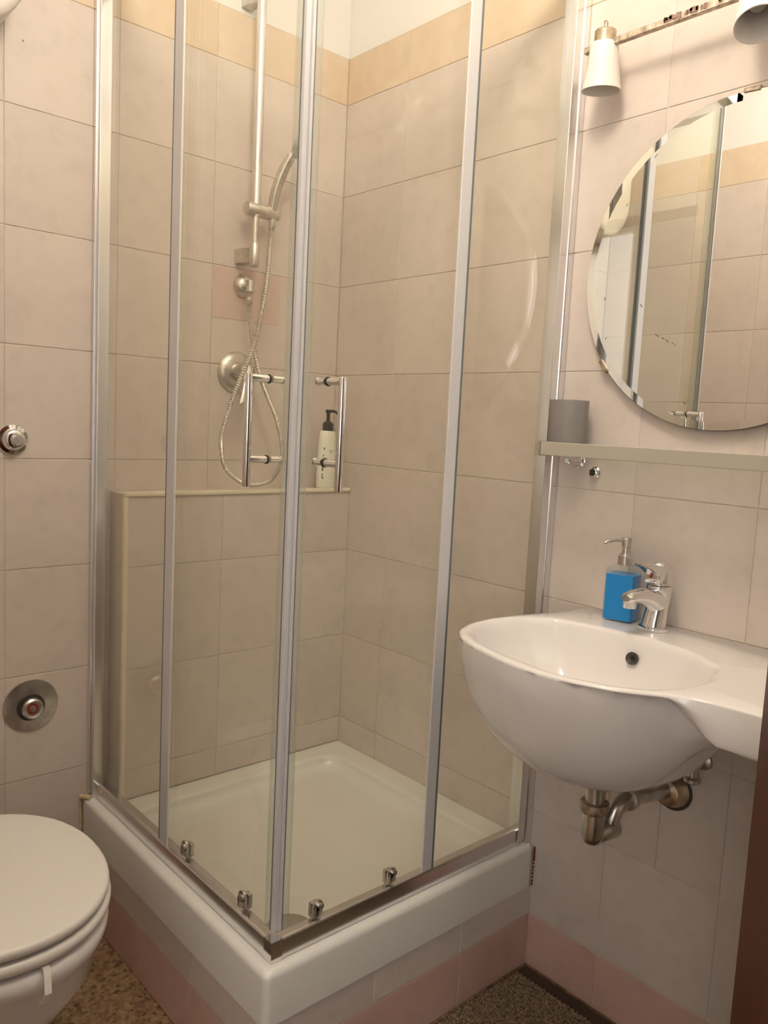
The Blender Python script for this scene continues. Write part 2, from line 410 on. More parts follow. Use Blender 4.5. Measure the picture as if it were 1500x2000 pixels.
# ================================================================ shower enclosure
enc = thing('shower_enclosure', 'corner shower enclosure of clear glass sliding doors in aluminium frame standing on the tray', 'shower enclosure', (-.36,-.40,.298))
Z0, Z1 = .298, 2.21
RX, RY = -.712, -.800                        # outer faces of the bottom rails
XL, YF = -.703, -.791                        # fixed glass planes
XD, YD = -.690, -.778                        # door glass planes
bm = nb()
box(bm, -.7225, -.690, -.015, -.0012, Z0+.0005, Z1, .0015); box(bm, -.7190, -.6925, -.030, -.0135, Z0+.0005, Z1, .0015)
part('wall_profile', bm, 'alu', enc)
bm = nb()
box(bm, -.020, -.0012, -.8075, -.770, Z0+.0005, Z1, .0015); box(bm, -.044, -.018, -.8045, -.773, Z0+.0005, Z1, .0015)
part('wall_profile', bm, 'alu', enc)
def rail_prof(bm, axis, a, b, out, zb, zt):
    """rail with upright outer face and a small sloped top lip; out = outer plane; runs along axis from a to b"""
    sec = [(0,zb),(0,zt-.002),(.002,zt),(.006,zt+.001),(.012,zt-.006),(.030,zt-.008),(.033,zt-.012),(.033,zb)]
    rings = []
    for t in (a, b):
        rings.append([((out+d, t, z) if axis=='y' else (t, out+d, z)) for d, z in sec])
    loft(bm, rings)
bm = nb(); rail_prof(bm, 'y', -.019, RY+.0225, RX, .3005, .337); box(bm, RX+.003, RX+.03, -.02, RY+.02, .298, .301)
part('bottom_rail', bm, 'alu', enc)
bm = nb(); rail_prof(bm, 'x', -.019, RX+.0225, RY, .3005, .337); box(bm, -.02, RX+.02, RY+.003, RY+.03, .298, .301)
part('bottom_rail', bm, 'alu', enc)
bm = nb()
sec = lambda d: [(RX-d,RY-d),(RX+.0225,RY-d),(RX+.0225,RY+.012),(RX+.012,RY+.0225),(RX-d,RY+.0225)]
prism_xy(bm, sec(.0012), .2985, .3385)
part('corner_connector', bm, 'chrome', enc)
bm = nb(); box(bm, RX, RX+.035, RY, -.019, Z1-.04, Z1, .002); part('top_rail', bm, 'alu', enc)
bm = nb(); box(bm, RX, -.019, RY, RY+.035, Z1-.04, Z1, .002); part('top_rail', bm, 'alu', enc)
# fixed panels
GT = .005
def glass(bm, x0,x1,y0,y1): return box(bm, x0,x1,y0,y1, .334, Z1-.02)
bm = nb(); glass(bm, XL-GT/2, XL+GT/2, -.398, -.028)
fp = part('fixed_panel', bm, 'glass', enc)
bm = nb(); box(bm, XL-.007, XL-.003, -.400, -.366, .337, Z1-.04, .001); part('edge_strip', bm, 'strip', fp)
bm = nb(); box(bm, XL-.006, XL+.004, -.366, -.3595, .337, Z1-.04, .001); part('edge_seal', bm, 'dark_seal', fp)
bm = nb(); glass(bm, -.320, -.042, YF-GT/2, YF+GT/2)
fp = part('fixed_panel', bm, 'glass', enc)
bm = nb(); box(bm, -.346, -.319, YF-.007, YF-.003, .337, Z1-.04, .001); part('edge_strip', bm, 'strip', fp)
bm = nb(); box(bm, -.319, -.3125, YF-.006, YF+.004, .337, Z1-.04, .001); part('edge_seal', bm, 'dark_seal', fp)
# sliding doors
def roller(par, x, y, ax):
    """chrome roller clip on the glass foot; ax = outward direction"""
    bm = nb(); t = 'x' if ax == 'x' else 'y'
    def bx_(d0, d1, s0, s1, z0, z1, bev=0):
        if t == 'x': box(bm, x+d0, x+d1, y+s0, y+s1, z0, z1, bev)
        else: box(bm, x+s0, x+s1, y+d0, y+d1, z0, z1, bev)
    def ly_(d0, s0, z, prof, n):
        c = (x+d0, y+s0, z) if t == 'x' else (x+s0, y+d0, z)
        lathe(bm, c, (-1,0,0) if t == 'x' else (0,-1,0), prof, n)
    bx_(-.007, -.0026, -.0105, .0105, .336, .3575); ly_(-.0026, 0, .3575, [(0,.0105),(.0044,.0105)], 24)
    sg = -1 if t == 'x' else 1
    bx_(-.0105, -.007, -.0085*sg, -.0055*sg, .337, .357); bx_(-.0105, -.007, -.0025*sg, .0005*sg, .337, .350)
    ly_(-.007, .0035*sg, .3575, [(0,.0062),(.005,.0062),(.0065,.0035)], 18); ly_(-.012, .0035*sg, .3575, [(0,.003),(.002,.0028)], 12)
    bx_(.0026, .012, -.009, .009, .332, .360, .002)
    part('roller', bm, 'chrome_worn', par)
def handle(par, gx, gy, ax):
    o = {'x': Vector((-1,0,0)), 'y': Vector((0,-1,0))}[ax]; bm = nb(); g = Vector((gx,gy,0))
    top, bot = 1.3165, 1.126; L = .043
    def P(d, z): v = g+o*d; return (v.x, v.y, z)
    cyl(bm, P(L,bot), P(L,top), .0068, 28, 0, .0012)
    for z in (1.3095, 1.172):
        cyl(bm, P(.002,z), P(L,z), .0066, 24, 0)
        cyl(bm, P(.0027,z), P(.0055,z), .0079, 24, 1)
        cyl(bm, P(-.0027,z), P(-.022,z), .0062, 24, 0); cyl(bm, P(-.022,z), P(-.026,z), .0075, 24, 0, .0015)
    part('handle', bm, ['chrome','black'], par, 'auto', 'chrome pull handle with black washers')
bm = nb(); glass(bm, XD-GT/2, XD+GT/2, -.7480, -.375)
dl = part('sliding_door', bm, 'glass', enc)
handle(dl, XD, -.704, 'x')
for y in (-.4525, -.676): roller(dl, XD, y, 'x')
bm = nb(); box(bm, XD-.005, XD+.005, -.7785, -.7692, .339, Z1-.03, .0012); part('magnetic_seal', bm, 'strip', dl)
bm = nb(); box(bm, XD-.0048, XD+.003, -.7690, -.7665, .339, Z1-.03); part('seal_line', bm, 'dark_seal', dl)
bm = nb(); box(bm, XD-.0042, XD+.0042, -.7663, -.7485, .339, Z1-.03, .001); part('seal_fin', bm, 'clear_seal', dl)
bm = nb(); glass(bm, -.6635, -.330, YD-GT/2, YD+GT/2)
dr = part('sliding_door', bm, 'glass', enc)
handle(dr, -.626, YD, 'y')
for x in (-.601, -.418): roller(dr, x, YD, 'y')
bm = nb(); box(bm, -.6848, -.6800, YD-.0052, YD+.005, .339, Z1-.03, .001); part('magnetic_seal', bm, 'strip', dr)
bm = nb(); box(bm, -.6798, -.6782, YD-.0048, YD+.003, .339, Z1-.03); part('seal_line', bm, 'dark_seal', dr)
bm = nb(); box(bm, -.6780, -.6640, YD-.0042, YD+.0042, .339, Z1-.03, .001); part('seal_fin', bm, 'clear_seal', dr)

# ================================================================ shower riser, hand shower, hose, outlet, mixer
RXX, RYY = -.327, -.060
rs = thing('shower_riser_rail', 'tall chrome shower riser rail on the back wall with a sliding bracket', 'shower rail', (RXX,0,1.6))
bm = nb(); cyl(bm, (RXX,RYY,1.75), (RXX,RYY,2.36), .0118, 28); part('rail_tube', bm, 'alu_satin', rs, 'auto')
bm = nb(); cyl(bm, (RXX,RYY,1.68), (RXX,RYY,1.752), .0092, 28); part('lower_tube', bm, 'chrome_dull', rs, 'auto')
bm = nb(); lathe(bm, (RXX,RYY,1.624), (0,0,1), [(0,.006),(.002,.011),(.006,.0125),(.055,.0125),(.058,.0105),(.060,.0105)], 28)
part('end_cap', bm, 'chrome_dull', rs, 'auto')
bm = nb(); prism = [(RXX-.022,-.0005),(RXX+.010,-.0005),(RXX+.006,-.055),(RXX-.006,-.058),(RXX-.016,-.040),(RXX-.022,-.018)]
prism_xy(bm, prism, 1.636, 1.672); part('wall_bracket', bm, 'chrome_worn', rs)
bm = nb(); prism_xy(bm, prism, 2.262, 2.31); part('wall_bracket', bm, 'chrome_worn', rs)
bm = nb(); lathe(bm, (RXX-.028,RYY,1.7655), (1,0,0), [(0,.0125),(0,.0165),(.002,.0175),(.052,.0175),(.053,.0165),(.054,.0175),(.090,.0175),(.094,.0160),(.096,.012)], 32)
lathe(bm, (RXX-.0285,RYY,1.7655), (1,0,0), [(0,.0127),(-.0,.0)], 24, cap=False)
part('slider_bracket', bm, 'chrome_dull', rs, 'auto')
hs = thing('hand_shower', 'chrome hand shower leaning up from the bracket on the riser rail', 'shower head', (-.29,-.085,1.78))
hp = catmull([(-.276,-.060,1.735),(-.281,-.068,1.785),(-.279,-.080,1.826),(-.272,-.095,1.866),(-.262,-.112,1.900),(-.252,-.126,1.920)], 6)
bm = nb(); tube(bm, hp, .011, 20, rfun=lambda t: .0105+.003*math.sin(PI*min(1,t*1.1)) if t>.1 else .0095)
part('grip', bm, 'chrome_dull', hs, 'auto')
bm = nb(); dn = Vector((.60,-.68,-.42)).normalized(); c0 = Vector((-.250,-.130,1.928))-dn*.012
lathe(bm, c0, dn, [(0,.004),(.002,.018),(.008,.030),(.016,.0325),(.021,.033),(.023,.031)], 36); part('head', bm, 'chrome_dull', hs, 'auto')
bm = nb(); lathe(bm, c0+dn*.0231, dn, [(0,.029),(.0015,.028)], 36); part('spray_plate', bm, 'print_grey', hs, 'auto')
ho = thing('shower_hose', 'ribbed metal shower hose hanging in a long loop', 'hose', (-.34,-.07,1.1))
hpts = [(-.277,-.060,1.748),(-.281,-.062,1.715),(-.298,-.078,1.60),(-.322,-.090,1.493),(-.345,-.095,1.416),(-.392,-.098,1.31),(-.424,-.098,1.219),(-.4285,-.096,1.168),(-.412,-.092,1.112),(-.366,-.090,1.076),(-.318,-.090,1.068),(-.270,-.090,1.083),(-.243,-.090,1.124),(-.241,-.088,1.172),(-.258,-.084,1.239),(-.288,-.078,1.304),(-.312,-.070,1.368),(-.328,-.060,1.455),(-.334,-.056,1.515),(-.335,-.055,1.548)]
hc = catmull(hpts, 34)
bm = nb()
# ribs: radius alternates ring by ring
Nn = len(hc)
tube(bm, hc, .006, 10, rfun=lambda t: .0064 if int(round(t*(Nn-1)))%2 else .0054)
part('hose_tube', bm, 'chrome_dull', ho)
bm = nb(); lathe(bm, hc[-1], (0,0,-1), [(0,.008),(.018,.0085),(.020,.007)], 20); part('hose_nut', bm, 'chrome_dull', ho, 'auto')
bm = nb(); lathe(bm, hc[0], (-.03,0,-1), [(0,.0085),(.02,.0085),(.022,.007)], 20)
part('hose_nut', bm, 'chrome_dull', ho, 'auto')
ou = thing('shower_outlet', 'round chrome wall elbow feeding the shower hose', 'water outlet', (-.322,0,1.582))
bm = nb(); lathe(bm, (-.322,-.0015,1.582), (0,-1,0), [(0,.030),(.003,.0305),(.012,.027),(.020,.019),(.023,.010)], 40); part('wall_flange', bm, 'chrome_dull', ou, 'auto')
bm = nb(); cyl(bm, (-.322,-.02,1.582), (-.330,-.056,1.578), .0115, 24); lathe(bm, (-.334,-.056,1.592), (0,0,-1), [(0,.006),(.002,.0115),(.030,.0115),(.032,.009)], 24); part('elbow', bm, 'chrome_dull', ou, 'auto')
mx_ = thing('shower_mixer', 'chrome shower mixer tap with a round plate and lever on the back wall', 'shower mixer', (-.337,0,1.358))
bm = nb(); lathe(bm, (-.337,-.0005,1.358), (0,-1,0), [(0,.053),(.004,.054),(.010,.050),(.016,.040),(.019,.026)], 48); part('wall_plate', bm, 'chrome_dull', mx_, 'auto')
bm = nb(); lathe(bm, (-.337,-.018,1.358), (0,-1,0), [(0,.024),(.022,.023),(.026,.022),(.046,.021),(.050,.016)], 36); part('cartridge_body', bm, 'chrome_worn', mx_, 'auto')
bm = nb()
lv = catmull([(-.338,-.062,1.378),(-.343,-.075,1.358),(-.357,-.087,1.314),(-.366,-.092,1.288),(-.372,-.094,1.272)],5)
for i, q in enumerate(lv):
    pass
rings = []
for i, q in enumerate(lv):
    t = i/(len(lv)-1); w = .014-.005*t; h = .007-.003*t
    if i in (0, len(lv)-1): w *= .6; h *= .6
    rings.append([(q.x+w*math.cos(a), q.y+h*math.sin(a), q.z+.3*h*math.cos(a)) for a in [2*PI*k/16 for k in range(16)]])
loft(bm, rings); part('lever', bm, 'alu', mx_, 'auto')
# soap bottle on the partition ledge
sb = thing('soap_bottle', 'white plastic pump bottle with black pump on the ledge inside the shower', 'bottle', (-.060,-.050,HWZ))
bm = nb(); rings = []
for z, s in ((0,.82),(.002,.93),(.006,1),(.05,1),(.10,.95),(.145,.86),(.160,.80),(.164,.70),(.165,.4)):
    rings.append([(-.060+.031*s*math.cos(a), -.050+.022*s*math.sin(a), HWZ+.0005+z) for a in [2*PI*k/32 for k in range(32)]])
loft(bm, rings); part('bottle_body', bm, 'white_plastic', sb, 'auto')
bm = nb(); zz = HWZ+.1645
lathe(bm, (-.060,-.050,zz), (0,0,1), [(0,.0155),(.020,.0155),(.024,.012),(.028,.006),(.030,.0052),(.050,.0056),(.052,.008),(.058,.008),(.060,.005)], 24)
box(bm, -.067, -.040, -.056, -.044, zz+.052, zz+.060, .002); tube(bm, [(-.044,-.050,zz+.056),(-.034,-.052,zz+.054),(-.029,-.053,zz+.048)], .0035, 10)
part('pump', bm, 'pump_black', sb, 'auto', 'black pump head')
bm = nb()
def onb(bm, u, z, w, h):
    """small printed mark on the bottle face at angle u"""
    for k in range(1):
        s = 1 if z < .05 else (1-.1*(z-.05)/.1)
        def pt(uu, zz_, d): return (-.060+(.031*s+d)*math.cos(uu), -.050+(.022*s+d)*math.sin(uu), HWZ+zz_)
        du = w/.028/2
        vsx = [bm.verts.new(pt(u-du, z, .0004)), bm.verts.new(pt(u+du, z, .0004)), bm.verts.new(pt(u+du, z+h, .0004)), bm.verts.new(pt(u-du, z+h, .0004))]
        bm.faces.new(vsx)
for z, w, h, u in [(.052,.005,.007,-2.45),(.040,.004,.004,-2.45),(.030,.005,.003,-2.4),(.034,.005,.003,-2.45),(.060,.005,.004,-2.45),(.112,.004,.006,-2.35)]: onb(bm, u, z, w, h)
part('print', bm, 'print_dark', sb, label='small dark vertical print')['kind'] = 'stuff'
bm = nb()
for z, w, h, u in [(.080,.007,.004,-2.4),(.087,.007,.003,-2.4),(.093,.006,.005,-2.4),(.074,.005,.003,-2.4),(.108,.013,.003,-1.6),(.103,.011,.002,-1.6),(.070,.012,.012,-1.6)]: onb(bm, u, z, w, h)
part('print', bm, 'print_grey', sb, label='faint grey print')['kind'] = 'stuff'

# ================================================================ wash basin
SINK_C=(-.27,-1.10); SINK_Z=.875
SINK_OUT=[(0,-.912),(-.03,-.911),(-.10,-.906),(-.155,-.888),(-.213,-.874),(-.275,-.866),(-.335,-.872),(-.385,-.893),(-.420,-.930),(-.442,-.976),(-.466,-1.064),(-.473,-1.130),(-.465,-1.192),(-.443,-1.253),(-.422,-1.285),(-.396,-1.318),(-.376,-1.355),(-.369,-1.40),(-.367,-1.45),(-.366,-1.56),(-.36,-1.58),(-.2,-1.585),(0,-1.585)]
SINK_IN=[(-.384,-.921),(-.34,-.893),(-.295,-.884),(-.245,-.889),(-.198,-.905),(-.155,-.945),(-.134,-1.036),(-.128,-1.122),(-.148,-1.219),(-.193,-1.29),(-.264,-1.318),(-.343,-1.311),(-.399,-1.282),(-.444,-1.218),(-.450,-1.14),(-.437,-1.039),(-.415,-.965)]
SINK_BOWL=[(0,-.93),(-.10,-.906),(-.155,-.888),(-.213,-.874),(-.275,-.866),(-.335,-.872),(-.385,-.893),(-.420,-.930),(-.442,-.976),(-.466,-1.064),(-.473,-1.130),(-.465,-1.192),(-.441,-1.25),(-.405,-1.30),(-.34,-1.345),(-.25,-1.365),(-.12,-1.33),(0,-1.27)]
def polar_r(poly,c,th):
    dx,dy=math.cos(th),math.sin(th); best=None
    n=len(poly)
    for i in range(n):
        x1,y1=poly[i][0]-c[0],poly[i][1]-c[1]; x2,y2=poly[(i+1)%n][0]-c[0],poly[(i+1)%n][1]-c[1]
        ex,ey=x2-x1,y2-y1; den=dx*ey-dy*ex
        if abs(den)<1e-12: continue
        t=(x1*ey-y1*ex)/den; s=(x1*dy-y1*dx)/den
        if t>0 and -1e-9<=s<=1+1e-9 and (best is None or t>best): best=t
    return best
def smooth(a,k=1,it=2):
    n=len(a)
    for _ in range(it): a=[(a[i-1]+2*a[i]+a[(i+1)%n])/4 for i in range(n)]
    return a
def sink_rings(N=160,D=.185,A=.064,pb=2.6,qb=1.9,DI=.135):
    """rings of (r,z) per angle from the basin centre up, over the rim and under to the bowl bottom"""
    ths=[2*math.pi*i/N for i in range(N)]
    ro=[polar_r(SINK_OUT,SINK_C,t) for t in ths]; ri=smooth([polar_r(SINK_IN,SINK_C,t) for t in ths],it=6); rb=smooth([polar_r(SINK_BOWL,SINK_C,t) for t in ths],it=14)
    # smooth the outline except along the wall
    rs=smooth(ro,it=3); ro=[a if SINK_C[0]+a*math.cos(t)>-.01 or SINK_C[1]+a*math.sin(t)<-1.5 else b for a,b,t in zip(ro,rs,ths)]
    rb=[min(a,b) for a,b in zip(rb,ro)]
    prof=[]
    for i in range(N):
        a,b,o=ri[i],rb[i],ro[i]; p=[]
        for s in [.12,.25,.4,.55,.68,.78,.86,.92,.96,.985]: p.append((a*s,-DI*(1-s**3.2)**.75))
        p+= [(a+.001,-.006),(a+.004,-.0018),(min(a+.008,o-.012),0)]
        p+= [(min(a+.012,o-.010),0),(o-.007,0),(o-.003,-.0012),(o-.0008,-.0035)]
        # underside
        under=lambda r: -max(A*(1-min(1,r/o)**40)**(1/8.) , D*max(0,1-(r/b)**pb)**(1/qb) if r<b else 0)
        K=46
        for k in range(K):
            u=k/(K-1)
            r=o*(1-.0003-.9*u**2.2) if u<1 else .1*o
            za=A*(max(0,1-(r/o)**40))**(1/8.); zb=D*max(0,1-(r/b)**pb)**(1/qb) if r<b else 0
            kk=.02; h=max(kk-abs(za-zb),0)/kk; z=max(za,zb)+h*h*kk*.25
            wgt=max(0,min(1,(o-b-.001)/.055)); wgt=wgt*wgt*(3-2*wgt); z=max(.0036*(1 if u==0 else 1),z*wgt+zb*(1-wgt))
            p.append((r,-z-.002))
        prof.append(p)
    k0 = 17
    for _ in range(0):                       # relax the underside across neighbouring angles so the shelf flows into the bowl
        zz=[[p[k][1] for k in range(len(p))] for p in prof]
        for i in range(N):
            for k in range(k0+1,len(prof[i])): prof[i][k]=(prof[i][k][0],(zz[i-1][k]+2*zz[i][k]+zz[(i+1)%N][k])/4)
    return ths,prof
def sink_verts(**kw):
    ths,prof=sink_rings(**kw)
    return [[(SINK_C[0]+r*math.cos(t),SINK_C[1]+r*math.sin(t),SINK_Z+z) for (r,z) in p] for t,p in zip(ths,prof)]

sk = thing('wash_basin', 'white ceramic wall hung wash basin with a deep rounded bowl', 'sink', (0,-1.10,.875))
S = sink_verts(N=240, D=.225, pb=3.0, qb=1.75, A=.066)
bm = nb()
V_ = [[bm.verts.new((min(p[0],-.0008),p[1],p[2])) for p in row] for row in S]
n = len(V_)
for i in range(n):
    a, b = V_[i], V_[(i+1)%n]
    for k in range(len(a)-1): bm.faces.new((a[k],b[k],b[k+1],a[k+1]))
bm.faces.new([r[0] for r in V_]); bm.faces.new([r[-1] for r in V_])
low = [v for v in bm.verts if v.co.z < SINK_Z-.030 and v.co.x < -.012 and v.is_valid and (v.co.x-SINK_C[0])**2+(v.co.y-SINK_C[1])**2 > .0025]
under = set(v for row in V_ for v in row[26:-3]); low = [v for v in low if v in under]
for _ in range(8): bmesh.ops.smooth_vert(bm, verts=low, factor=.5, use_axis_x=True, use_axis_y=True, use_axis_z=True)
o = part('basin', bm, 'porcelain', sk, True)
# overflow in the back slope of the bowl: disc coloured dark for the hole's shade
bm = nb(); oc = Vector((-.1415,-1.109,.834)); od = Vector((-.93,-.05,.30)).normalized()
lathe(bm, oc-od*.0005, od, [(0,.004),(.0035,.0065),(.0055,.0105),(.0065,.0115),(.0055,.0118),(0,.0118)], 28); part('overflow_shade_disc', bm, 'hole', sk, 'auto')
bm = nb(); lathe(bm, (-.27,-1.10,.7415), (0,0,1), [(0,.030),(.003,.030),(.004,.026),(.002,.018),(.004,.016),(.006,.004)], 32); part('drain_plug', bm, 'chrome', sk, 'auto')
# basin mixer tap
TXX, TYY, TZ = -.056, -1.097, .8755
tp = thing('basin_tap', 'chrome single lever tap on the wash basin behind the blue soap', 'tap', (TXX,TYY,TZ))
bm = nb(); rings = []
lathe(bm, (TXX,TYY,TZ), (0,0,1), [(0,.0275),(.002,.0282),(.006,.0280),(.008,.0245)], 36)
for z, dx, rx, ry in ((.007,0,.0235,.0235),(.020,.002,.0215,.022),(.035,.006,.020,.021),(.050,.009,.0205,.021),(.062,.010,.0225,.0225),(.075,.010,.0235,.0235),(.086,.010,.0235,.0235),(.0875,.010,.0215,.0215)):
    rings.append([(TXX+dx+rx*math.cos(a), TYY+ry*math.sin(a), TZ+z) for a in [2*PI*k/36 for k in range(36)]])
loft(bm, rings)
part('tap_body', bm, 'chrome', tp, 'auto')
bm = nb(); sp = catmull([(TXX+.008,TYY,TZ+.055),(TXX-.018,TYY,TZ+.062),(TXX-.045,TYY+.001,TZ+.070),(TXX-.076,TYY+.002,TZ+.073),(TXX-.096,TYY+.003,TZ+.071)],6)
rings = []
for i, q in enumerate(sp):
    t = i/(len(sp)-1); w = .0225-.009*t; h = .027-.017*t**.6
    rings.append([(q.x+.25*h*math.sin(a)*(1-t), q.y+w*math.cos(a), q.z+h*math.sin(a)) for a in [2*PI*k/24 for k in range(24)]])
q = sp[-1]; rings.append([(q.x-.006, q.y+.009*math.cos(a), q.z+.006*math.sin(a)) for a in [2*PI*k/24 for k in range(24)]])
loft(bm, rings)
lathe(bm, (TXX-.087,TYY+.003,TZ+.070), (0,0,-1), [(0,.0125),(.014,.0125),(.018,.012),(.019,.009)], 28)
part('spout', bm, 'chrome', tp, 'auto')
bm = nb(); rings = []                                             # domed lever cap that sweeps forward into the grip
HB = Vector((TXX+.010, TYY, TZ+.088))
for z, rx, dx in ((0,.0235,0),(.010,.0238,0),(.020,.0230,.0),(.030,.0205,-.001),(.038,.0160,-.003),(.043,.0095,-.006),(.0445,.003,-.008)):
    rings.append([(HB.x+dx+rx*math.cos(a), HB.y+rx*math.sin(a), HB.z+z) for a in [2*PI*k/32 for k in range(32)]])
loft(bm, rings); part('lever_cap', bm, 'chrome', tp, 'auto')
bm = nb(); rings = []
for t, x, z, w, h in ((0,.006,.018,.019,.017),(.2,-.018,.024,.0175,.015),(.4,-.034,.031,.0155,.010),(.7,-.058,.040,.013,.0055),(.9,-.078,.044,.0115,.004),(1,-.084,.0445,.008,.002)):
    rings.append([(HB.x+x+.0, HB.y+w*max(-1,min(1,1.25*math.cos(a))), HB.z+z+h*max(-1,min(1,1.2*math.sin(a)))) for a in [2*PI*(k+.5)/24 for k in range(24)]])
loft(bm, rings); part('lever', bm, 'chrome', tp, 'auto')
bm = nb(); box(bm, HB.x-.034, HB.x-.004, HB.y-.0165, HB.y+.0165, HB.z+.003, HB.z+.031, .005, 3); part('lever_block', bm, 'chrome', tp, 'auto')
bm = nb(); lathe(bm, HB+Vector((-.0335,0,.018)), (-1,0,0), [(0,.0034),(.0012,.0034),(.0016,.002)], 16); part('hot_cold_dot', bm, 'red', tp, label='small red dot')
# soap dispenser with blue liquid
SX0, SX1, SY0, SY1, SZ = -.069, -.017, -1.0465, -.9865, .8756
sd = thing('soap_dispenser', 'square clear dispenser of bright blue soap with chrome pump beside the basin tap', 'soap dispenser', ((SX0+SX1)/2,(SY0+SY1)/2,SZ))
rot = Matrix.Rotation(math.radians(12), 4, 'Z'); cs = Vector(((SX0+SX1)/2,(SY0+SY1)/2,0))
def rotd(bm): bmesh.ops.rotate(bm, verts=bm.verts, cent=cs, matrix=rot); return bm
bm = nb(); R_ = []
for z, f in ((.0005,0),(.103,0),(.108,.003),(.111,.010),(.1125,.018)): R_.append(rrect(SX0+f,SX1-f,SY0+f,SY1-f,.004+f*.5,SZ+z,4))
loft(bm, R_); part('bottle_shell', rotd(bm), 'acrylic_clear', sd, 'auto')
bm = nb(); R_ = [rrect(SX0+.0022,SX1-.0022,SY0+.0022,SY1-.0022,.003,SZ+z,4) for z in (.003,.094)]
loft(bm, R_); part('blue_soap', rotd(bm), 'liquid', sd, label='bright blue liquid soap')
bm = nb(); pc = ((SX0+SX1)/2,(SY0+SY1)/2,SZ+.112)
lathe(bm, pc, (0,0,1), [(0,.014),(.017,.014),(.018,.012),(.022,.011),(.024,.0075),(.034,.0065),(.036,.0085),(.050,.0085),(.052,.0095),(.055,.0085)], 32)
tube(bm, [(pc[0],pc[1],pc[2]+.049),(pc[0]-.022,pc[1]+.012,pc[2]+.049),(pc[0]-.036,pc[1]+.020,pc[2]+.047),(pc[0]-.041,pc[1]+.023,pc[2]+.043)], .0032, 12)
part('pump', bm, 'chrome_worn', sd, 'auto', 'chrome pump with thin spout')
# drain trap below the bowl
PX, PY = -.245, -1.119
tr = thing('drain_trap', 'tarnished chrome bottle trap hanging under the wash basin', 'drain pipe', (PX,PY,.52))
bm = nb(); lathe(bm, (PX,PY,.652), (0,0,-1), [(0,.030),(.012,.029),(.020,.024),(.024,.0185)], 32)
cyl(bm, (PX,PY,.64), (PX,PY,.56), .0175, 32); part('tail_pipe', bm, 'chrome_worn', tr, 'auto')
bm = nb(); lathe(bm, (PX,PY,.592), (0,0,-1), [(0,.019),(.002,.0255),(.014,.0265),(.020,.0245),(.022,.0205)], 32); part('slip_nut', bm, 'corroded', tr, 'auto')
bm = nb(); lathe(bm, (PX,PY,.572), (0,0,-1), [(0,.0205),(.045,.0205),(.052,.019),(.058,.014),(.060,.004)], 32)
cyl(bm, (PX+.004,PY-.001,.530), (PX+.055,PY-.012,.532), .0195, 28, 0, .005); part('trap_body', bm, 'chrome_worn', tr, 'auto')
bm = nb(); tube(bm, catmull([(PX+.040,PY-.010,.535),(PX+.042,PY-.012,.552),(PX+.055,PY-.014,.572),(PX+.080,PY-.016,.578),(PX+.10,PY-.017,.577)],6), .0155, 24); part('trap_elbow', bm, 'chrome_worn', tr, 'auto')
bm = nb(); lathe(bm, (PX+.078,PY-.016,.578), (1,-.02,-.03), [(0,.016),(.002,.0215),(.014,.0215),(.017,.016)], 32); cyl(bm, (PX+.085,PY-.016,.578), (-.012,PY-.020,.556), .0145, 24)
part('wall_pipe', bm, 'chrome_worn', tr, 'auto')
bm = nb(); lathe(bm, (-.0006,PY-.021,.554), (-1,0,0), [(0,.036),(.006,.036),(.010,.033),(.030,.026),(.034,.016)], 36); part('wall_rosette', bm, 'nickel', tr, 'auto')
bm = nb(); lathe(bm, (-.0004,PY-.021,.552), (-1,0,0), [(0,.040),(.005,.039),(.006,.034)], 36); part('dark_gasket', bm, 'pump_black', tr, 'auto')
av = thing('angle_valve', 'small dull chrome water valve low on the wall behind the basin', 'valve', (0,-1.20,.605))
bm = nb(); lathe(bm, (-.0006,-1.195,.632), (-1,0,0), [(0,.018),(.006,.017),(.010,.009)], 24); cyl(bm, (-.008,-1.195,.632), (-.05,-1.195,.632), .009, 20); lathe(bm, (-.04,-1.195,.632), (0,0,-1), [(0,.011),(.020,.011),(.024,.016),(.030,.016),(.034,.010)], 20)
part('valve_body', bm, 'chrome_worn', av, 'auto')
bm = nb(); tube(bm, catmull([(-.04,-1.195,.638),(-.042,-1.185,.68),(-.045,-1.16,.74),(-.05,-1.12,.79)],5), .0045, 10); part('supply_hose', bm, 'chrome_dull', av, 'auto')

# ================================================================ glass-white shelf, cup, hook
sh = thing('wall_shelf', 'long narrow glass shelf with a beige front rail below the round mirror', 'shelf', (0,-1.2,1.196))
bm = nb(); box(bm, -.122, -.112, -1.55, -.848, 1.196, 1.2235, .0015); part('front_rail', bm, 'shelf', sh)
bm = nb(); box(bm, -.1118, -.0008, -1.55, -.8482, 1.213, 1.2215, .001); part('glass_board', bm, 'frosted', sh)
for y in (-.862, -1.52):
    bm = nb(); lathe(bm, (-.0006,y,1.186), (-1,0,0), [(0,.017),(.004,.017),(.007,.012),(.012,.009),(.045,.009),(.048,.006)], 24); box(bm, -.05, -.02, y-.008, y+.008, 1.190, 1.2127, .001); part('bracket', bm, 'chrome', sh, 'auto')
bm = nb(); box(bm, -.124, -.001, -.848, -.8455, 1.194, 1.2245, .0008); part('end_cap', bm, 'chrome_worn', sh)
gc = nb(); lathe(gc, (-.058,-.866,1.2225), (0,0,1), [(0,.036),(.001,.0375),(.086,.0405),(.088,.040),(.087,.038),(.004,.035),(.003,0)], 48, cap=False)
cup = thing('tumbler', 'plain grey plastic tumbler at the left end of the shelf', 'cup', (-.058,-.866,1.2225)); part('cup_wall', gc, 'cup', cup, 'auto')
hk = thing('wall_hook', 'small round chrome hook fitting on the tiles under the shelf', 'hook', (0,-.905,1.163))
